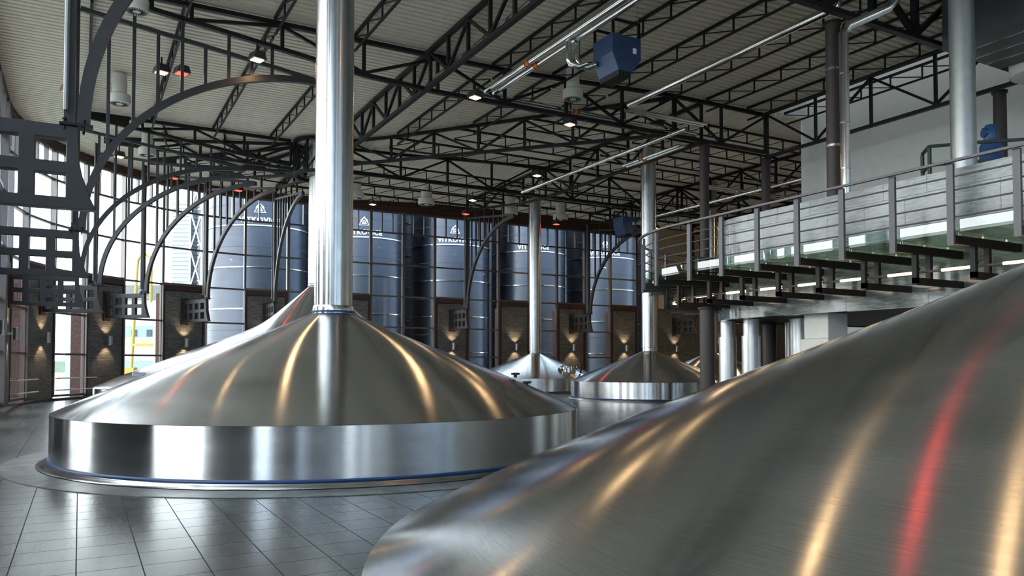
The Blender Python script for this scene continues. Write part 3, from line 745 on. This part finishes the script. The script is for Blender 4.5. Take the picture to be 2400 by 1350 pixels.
# ------------------------------------------------------------------ ceiling pipes
def pipe(label, pts, r, twin=None, bands=(), mat=M_pipe):
    t = thing('roof_pipe', label, 'pipe', pts[0])
    MB().tube(P3(pts), r, 14).build('pipe_run', mat, t, True, world=True, ang=60)
    if twin: MB().tube([Vector(p)+Vector(twin) for p in pts], r, 14).build('pipe_run', mat, t, True, world=True, ang=60)
    for (x, y, z, ax) in bands:
        for k, mm in ((0, M_haz_r), (1, M_haz_y), (2, M_haz_r)):
            o = Vector((0, .09*k, 0)) if ax == 'y' else Vector((.09*k, 0, 0)); e = Vector((0, .085, 0)) if ax == 'y' else Vector((.085, 0, 0))
            for tw in ([(0, 0, 0), twin] if twin else [(0, 0, 0)]):
                c = Vector((x, y, z))+o+Vector(tw); MB().tube([c, c+e], r+.006, 14).build('marking_band', mm, t, True, world=True)
    return t
pipe('twin silver pipes over the hall turning left beside the blue heater', [(11.55, 2, 10.6), (11.55, 22.5, 10.6)], .10, (.30, 0, 0), [(11.55, 19.6, 10.6, 'y')])
pipe('twin silver pipes crossing the hall along the second girder', [(11.6, 22.9, 10.62), (21.0, 22.9, 10.62)], .085, (0, .26, 0), [(15.2, 22.9, 10.62, 'x')])
pipe('single silver pipe under the roof near the nearest column', [(16.5, 21.3, 10.6), (16.5, 13.2, 10.6), (16.65, 13.05, 10.68), (16.8, 13.0, 11.0), (16.8, 13.0, 11.75)], .11)
pipe('thin silver pipe crossing from the single pipe to the column pair', [(16.6, 21.45, 10.5), (20.2, 21.45, 10.5)], .06, (0, .2, 0))
pipe('long silver pipe in the distance above the walkway corner', [(19.0, 33.1, 10.1), (19.0, 21.2, 10.1)], .08)
pipe('twin silver pipes in the distance with red bands', [(20.1, 26.4, 10.05), (20.1, 22.8, 10.05)], .07, (.22, 0, 0), [(20.1, 25.0, 10.05, 'y')])
pipe('silver pipe tucked behind the deep lengthwise girder', [(9.85, 26.0, 10.75), (9.85, 3, 10.75)], .12)
pipe('silver pipe low in the far right bays', [(27.5, 36.3, 9.7), (27.5, 23.0, 9.7)], .08)
pipe('second silver pipe low in the far right bays', [(25.2, 27, 9.9), (34, 27, 9.9)], .07, (0, .3, 0))
# heaters
def heater(loc, rz, label, hangers=True):
    t = thing('unit_heater', label, 'heater', loc, rz, 'blue unit heaters under the roof')
    poly = [(-.48, 0, .42), (.48, 0, .42), (.48, 0, -.18), (.18, 0, -.55), (-.28, 0, -.55), (-.48, 0, -.10)]
    poly = [(x, -.45, z) for x, y, z in poly]
    MB().prism(poly, (0, .9, 0)).build('casing', M_blue, t, bevel=.015)
    m = MB()
    for k in range(5): m.box(-.26+k*.09, -.20+k*.09, -.42, .42, -.68, -.55)
    m.build('outlet_louvre', M_slot, t)
    MB().box(.20, .32, -.457, -.45, -.03, .12).build('warning_sticker', M_label, t)
    for yy in (-.42, .42):
        m = MB(); 
        for x in (-.43, .43): m.box(x-.03, x+.03, yy-.03, yy+.03, .42, .78)
        m.box(-.46, .46, yy-.03, yy+.03, .78, .84); m.build('hanging_frame', M_dark, t)
        for x in (-.4, .4): MB().tube([(x, yy, .84), (x, yy, 11.5-loc[2])], .008, 6).build('hanger_rod', M_galv, t)
    return t
heater((12.75, 17.0, 10.05), 0, 'blue unit heater hanging beside the twin silver pipes')
t = pipe('silver flue bend joining the twin pipes to the blue heater', [(11.85, 17.6, 10.6), (11.85, 17.6, 10.0), (11.9, 17.55, 9.85), (12.1, 17.45, 9.78), (12.28, 17.3, 9.85)], .085, (-.22, .1, .02))
heater((27.0, 35.3, 9.5), 0, 'small distant blue unit heater above the far wall arch')
# ceiling diffusers
dif0 = None
for i, (x, y, z, lb) in enumerate([(1.13, 21.6, 10.55, 'near the upper left corner'), (1.06, 29.5, 10.5, 'left of the closest arch'), (2.39, 36.3, 10.5, 'behind the second arch'), (14.5, 21.8, 10.6, 'behind the twin silver pipes'), (16.8, 40.0, 10.5, 'over the far wall beside the middle chimney'), (25.8, 40.2, 10.5, 'over the far wall near the red lamp'), (22.3, 40.3, 10.5, 'behind the first far wall arch'), (12.8, 40.3, 10.5, 'just right of the middle chimney')]):
    lb = 'cream drum air diffuser ' + lb
    if dif0 is None:
        dif0 = thing('air_diffuser', lb, 'air vent', (x, y, z), 0, 'cream drum air diffusers')
        MB().lathe([(.27, 0), (.29, .02), (.29, .30), (.19, .36), (.19, 1.02)], 32).build('drum', M_cream, dif0, True)
        m = MB()
        for k in range(24):
            a = 2*pi*k/24; m.bar((.10*cos(a), .10*sin(a), -.003), (.25*cos(a), .25*sin(a), -.003), .022, .008)
        m.build('slot_grille', M_slot, dif0)
        KIDS[dif0.name] = list(dif0.children)
    else:
        d_ = dup(dif0, lb, (x, y, z)); d_.scale = (1.6, 1.6, 1.0) if y > 39 else (1.2, 1.2, 1.0)
# lamps
def area(loc, aim, en, col, size):
    l = bpy.data.lights.new('lamp light', 'AREA'); l.shape = 'DISK'; l.size = size; l.energy = en; l.color = col
    o = bpy.data.objects.new('lamp_light', l); C.objects.link(o); o.location = loc
    o.rotation_euler = Vector(aim).to_track_quat('-Z', 'Y').to_euler(); o['kind'] = 'helper'; return o
def flood(proto, loc, rz, label, mat):
    if proto is None:
        t = thing('flood_lamp', label, 'lamp', loc, rz, 'flood lamps under the roof')
        MB().prism([(-.19, -.2, .0), (.19, -.2, .0), (.13, -.2, .2), (-.13, -.2, .2)], (0, .4, 0)).build('housing', M_grey, t, bevel=.01)
        MB().box(-.14, .14, -.12, .12, -.02, .0).build('lens', mat, t)
        MB().box(-.02, .02, -.02, .02, .2, .45).build('hanger', M_dark, t)
        KIDS[t.name] = list(t.children); return t
    dup(proto, label, loc, rz); return proto
LW = [(1.93, 24.2, 10.0, 'hanging below the closest arch'), (4.15, 21.9, 10.0, 'under the girder left of the middle chimney'), (1.26, 34.6, 9.9, 'on the left wall girder'), (10.75, 21.7, 10.0, 'at the corner of the twin pipes'), (14.7, 22.3, 9.9, 'under the girder right of the twin pipes'), (17.7, 29.5, 10.0, 'beside the distant long pipe'), (17.5, 35.6, 10.0, 'over the far vessels'), (14.8, 43.3, 10.9, 'washing the far ceiling edge'), (6.0, 8.6, 10.0, 'over the aisle beside the near lid'), (6.6, 5.2, 10.0, 'over the near lid'), (31.0, 37.5, 10.0, 'added to brighten the far bays behind the walkway'), (40.0, 37.5, 10.0, 'added to brighten the last far bay'), (33, 28, 10, 'added for light beyond the white wall corner'), (47, 37.5, 10, 'added to brighten the end wall')]  # the last four lamps are added to brighten the dark far bays
p0 = None
for x, y, z, lb in LW:
    p0 = flood(p0, (x, y, z), .3, 'warm white flood lamp ' + lb, M_warm)
    area((x, y, z-.03), (0, 0, -1), 120 if x > 30 else 20 if 'corner of the twin' in lb else (5 if 'closest arch' in lb or 'near lid' in lb else 12), (1, .62, .30), .2)
LR = [(-.43, 27.2, 10.0, 'at the left wall'), (3.6, 37.9, 10.0, 'over the first corner bay'), (6.6, 39.1, 10.0, 'over the dark silo window'), (18.8, 39.1, 10.0, 'beside the first far arch'), (24.8, 39.1, 9.95, 'right of the slim far chimney'), (7.4, 7.2, 10.0, 'over the near lid'), (2.45, 24.0, 10.0, 'beside the white lamp under the closest arch')]
p0 = None
for x, y, z, lb in LR:
    p0 = flood(p0, (x, y, z), .3, 'red glowing lamp ' + lb, M_red)
    area((x, y, z-.03), (0, 0, -1), 7 if 'closest' in lb else 3, (1, .05, .06), .2)

# guard rails in the corner windows
for i, d in enumerate((11.25, 33.75)):
    a = rot_pt(d-7.2, RW-.42); b = rot_pt(d+7.2, RW-.42)
    t = thing('window_guard_rail', 'pale double tube guard rail across the %s corner window' % ORD[i], 'guard rail', (*a, 0))
    for z in (.98, .46): MB().tube([(*a, z), (*b, z)], .028, 10).build('tube', M_cream, t, True, world=True)
    for z in (.98, .46):
        for f_ in (.05, .95):
            c = [a[k_]+(b[k_]-a[k_])*f_ for k_ in (0, 1)]; v = (Vector(c)-Vector(RC)).normalized()
            MB().tube([(*c, z), (c[0]+v.x*.34, c[1]+v.y*.34, z)], .014, 8).build('end_bracket', M_galv, t, True, world=True)

# ------------------------------------------------------------------ outside
g = MB().add([(-400, -400, -.5), (500, -400, -.5), (500, 600, -.5), (-400, 600, -.5)], [(0, 1, 2, 3)])
tag(g.build('ground', M_ground), 'pale yard outside the windows', 'ground', kind='structure')
def text_mesh(txt, size):
    cu = bpy.data.curves.new('lettering', 'FONT'); cu.body = txt; cu.size = size; cu.align_x = 'CENTER'; cu.extrude = 0; cu.offset = .022; cu.space_character = 1.15
    o = bpy.data.objects.new('lettering', cu); C.objects.link(o)
    dg = bpy.context.evaluated_depsgraph_get(); me = bpy.data.meshes.new_from_object(o.evaluated_get(dg))
    bpy.data.objects.remove(o); return me
def on_cyl(verts, R, ang, z0):
    return [(R*cos(ang+x/R), R*sin(ang+x/R), z0+y) for x, y, _ in verts]
TX = text_mesh('VITKOVICE', .50)
def silo(i, x, y, R, label, logo):
    t = thing('grain_silo', label, 'silo', (x, y, -.5), 0, 'dark steel silos outside the far wall')
    H = 17.5
    MB().lathe([(R, 0), (R, H)], 72).build('shell', M_silo, t, True)
    MB().lathe([(R+.1, H), (.6, H+2), (.6, H+2.3)], 48).build('roof_cone', M_silo, t, True)
    for k in range(6):
        z = 3.02+2.93*k
        MB().lathe([(R+.002, z-.04), (R+.07, z-.04), (R+.07, z+.04), (R+.002, z+.04)], 72, closed=True).build('ring_band', M_pipe, t, True)
        zz = z+1.45; MB().lathe([(R+.001, zz-.02), (R+.015, zz-.02), (R+.015, zz+.02), (R+.001, zz+.02)], 72, closed=True).build('bolted_seam', M_duct, t, True)
    if logo is not None:
        ang = logo; Rr = R+.03
        v = on_cyl([v.co for v in TX.vertices], Rr, ang, 12.02); f = [tuple(p.vertices) for p in TX.polygons]
        m = MB().add(v, f).build('lettering', M_label, t)
        mm = MB()
        def stroke(pts, w):
            for a, b in zip(pts[:-1], pts[1:]):
                d = (Vector(b)-Vector(a)); d.normalize(); nn = Vector((-d.y, d.x))*w/2; a2 = Vector(a)-d*w*.3; b2 = Vector(b)+d*w*.3
                q = [(*(v*.33), 0) for v in (a2-nn, b2-nn, b2+nn, a2+nn)]
                mm.add(on_cyl(q, Rr, ang, 12.72), [(0, 1, 2, 3)])
        stroke([(.8*cos(rad(a)), .85+.8*sin(rad(a))) for a in range(-10, 191, 15)], .13)
        stroke([(-1.15, .05), (0, 2.0), (1.15, .05), (-1.15, .05)], .13)
        stroke([(-.5, .35), (0, 1.25), (.5, .35), (-.5, .35)], .12)
        stroke([(-.42, 1.05), (0, .35), (.42, 1.05)], .12)
        mm.build('emblem', M_label, t)
    return t
def face(x, y, dx=0): return math.atan2(-y, -x)+dx
SX = [(11.6, 59.5, 3.6, 'dark silo seen between the corner arches'), (19.9, 60.5, 3.35, 'dark silo right of the middle chimney'), (27.6, 60.5, 3.35, 'dark silo behind the first far wall arch'), (35.4, 60.5, 3.3, 'dark silo behind the slim far chimney'), (43.4, 60.5, 3.3, 'dark silo behind the second far wall arch'), (51.3, 60.5, 3.3, 'dark silo farthest right near the walkway')]
for i, (x, y, R, lb) in enumerate(SX): silo(i, x, y, R, lb, face(x, y, (.0, .02, .12, .14, .12, 0)[i]))
silo(9, 10.95, 69.3, 3.0, 'pale rear silo peeking out left of the dark silos', None)
for i, x in enumerate((17.5, 24.6, 31.7, 39.5)): silo(10+i, x, 68.5, 3.3, 'rear row silo in the gap, %s from the left' % ORD[i], None)
bk = MB().box(12, 75, 76, 80, -.5, 26); tag(bk.build('rear_building', M_duct), 'dark building mass behind the silos', 'building')
# siding tower and lattice
tw = thing('siding_tower', 'pale ribbed siding tower left of the dark silos', 'tower', (7.2, 66.2, -.5), -PHI)
MB().box(-.68, .62, -.8, .8, 0, 14.9).build('tower_body', M_siding, tw)
m = MB()
for k in range(46): m.box(-.73, .67, -.85, .85, .2+k*.32, .32+k*.32)
m.build('siding_rib', M_siding, tw)
for k in range(5):
    MB().bar((.8, -1, 2+k*3), (1.7, -1, 5+k*3), .11).build('brace', M_galv, tw); MB().bar((1.7, -1, 2+k*3), (.8, -1, 5+k*3), .11).build('brace', M_galv, tw)
for x in (.8, 1.7): MB().bar((x, -1, 0), (x, -1, 19), .14).build('mast', M_galv, tw)
# pale low building, mast
lo = thing('low_building', 'pale striped low building beyond the yellow mast', 'building', (80*FW.x-42.9*RT.x, 80*FW.y-42.9*RT.y, -.5), -PHI)
x0, x1 = 0, 8.5
for k, (za, zb_, mm) in enumerate(((0, 1.2, M_palew), (1.2, 2.4, M_paleblue), (2.4, 3.6, M_palew), (3.6, 4.8, M_paley), (4.8, 6.0, M_paleblue), (6.0, 8.6, M_palew), (8.6, 10.2, M_roofgrey))):
    MB().box(x0, x1, 0, 8, za, zb_).build('wall_stripe', mm, lo)
for k in range(5): MB().box(.6+k*1.55, 1.15+k*1.55, -.06, .06, 4.9, 5.6).build('window_opening', M_duct, lo)
ym = thing('yellow_mast', 'yellow hooped mast with braces outside the corner window', 'mast', (3.55, 68.9, -.5), -PHI)
MB().tube([(0, 0, 0), (.42, 0, 9.8), (.48, 0, 10.4), (.75, 0, 10.8), (1.1, 0, 10.85), (1.45, 0, 10.6), (1.55, 0, 10.1), (1.55, 0, 7)], .11, 10).build('hoop_tube', M_yellow, ym, True)
for z in (3.6,): MB().bar((.1, 0, z), (2.2, 0, z), .2).build('cross_bar', M_yellow, ym)
MB().box(-.7, .4, -.3, .3, 0, 1.8).build('base_block', M_yellow, ym)
for z in (7.4, 8.2, 9.0, 9.8): MB().tube([(.38, 0, z), (1.55, 0, z)], .03, 6).build('rung', M_yellow, ym)
# distant land seen through the slim window
hl = thing('far_woodland', 'hazy green wooded land far outside the slim window', 'woodland', (0, 270, -6), kind='stuff')
vs = []; fs = []
nx, ny = 60, 24
for j in range(ny):
    for i in range(nx):
        x = -177+i*6; y = -110+j*10
        vs.append((x, y, 1.5+3.0*sin(x*.05+j)*cos(y*.06)+random.random()*3.0+ j*.10))
for j in range(ny-1):
    for i in range(nx-1): fs.append((j*nx+i, j*nx+i+1, (j+1)*nx+i+1, (j+1)*nx+i))
MB().add(vs, fs).build('tree_canopy', M_bush, hl, True)

# ------------------------------------------------------------------ light and sky
wd = bpy.data.worlds.new('World'); S.world = wd; wd.use_nodes = True
nt = wd.node_tree; nt.nodes.clear()
o = nt.nodes.new('ShaderNodeOutputWorld'); bg = nt.nodes.new('ShaderNodeBackground')
tc = nt.nodes.new('ShaderNodeTexCoord'); sx = nt.nodes.new('ShaderNodeSeparateXYZ'); nt.links.new(tc.outputs['Generated'], sx.inputs[0])
dp = nt.nodes.new('ShaderNodeVectorMath'); dp.operation = 'DOT_PRODUCT'; sd = Vector((-.85, .45, .28)).normalized()
nt.links.new(tc.outputs['Generated'], dp.inputs[0]); dp.inputs[1].default_value = sd
mr = nt.nodes.new('ShaderNodeMapRange'); mr.inputs[1].default_value = -1; mr.inputs[2].default_value = 1; nt.links.new(dp.outputs['Value'], mr.inputs[0])
r = nt.nodes.new('ShaderNodeValToRGB'); e = r.color_ramp.elements      # hazy sky, brightest round the veiled sun on the left
e[0].position = .1; e[0].color = (.28, .35, .45, 1); e[1].position = .95; e[1].color = (1, .98, .95, 1)
k_ = e.new(.55); k_.color = (.42, .50, .60, 1)
nt.links.new(mr.outputs[0], r.inputs[0]); nt.links.new(r.outputs[0], bg.inputs[0])
bg.inputs[1].default_value = 7.0
nt.links.new(bg.outputs[0], o.inputs[0])

cam = bpy.data.cameras.new('camera'); co = bpy.data.objects.new('camera', cam); C.objects.link(co)
cam.sensor_width = 36; cam.lens = 1820/2400*36; cam.clip_start = .05; cam.clip_end = 2000
pit = rad(1.75)
cyp = 851-1820*math.tan(pit)
cam.shift_y = (cyp-675)/2400
co.location = (0, 0, 1.65)
co.rotation_euler = (rad(90)+pit, 0, -PHI)
S.camera = co
S.view_settings.view_transform = 'Standard'; S.view_settings.look = 'None'; S.view_settings.gamma = 1
S.view_settings.exposure = 0.28; S.view_settings.use_curve_mapping = False
cy = S.cycles
cy.use_denoising = True; cy.max_bounces = 8; cy.diffuse_bounces = 4; cy.glossy_bounces = 5; cy.transparent_max_bounces = 24
cy.transmission_bounces = 4; cy.sample_clamp_indirect = 6; cy.caustics_reflective = True; cy.blur_glossy = .5
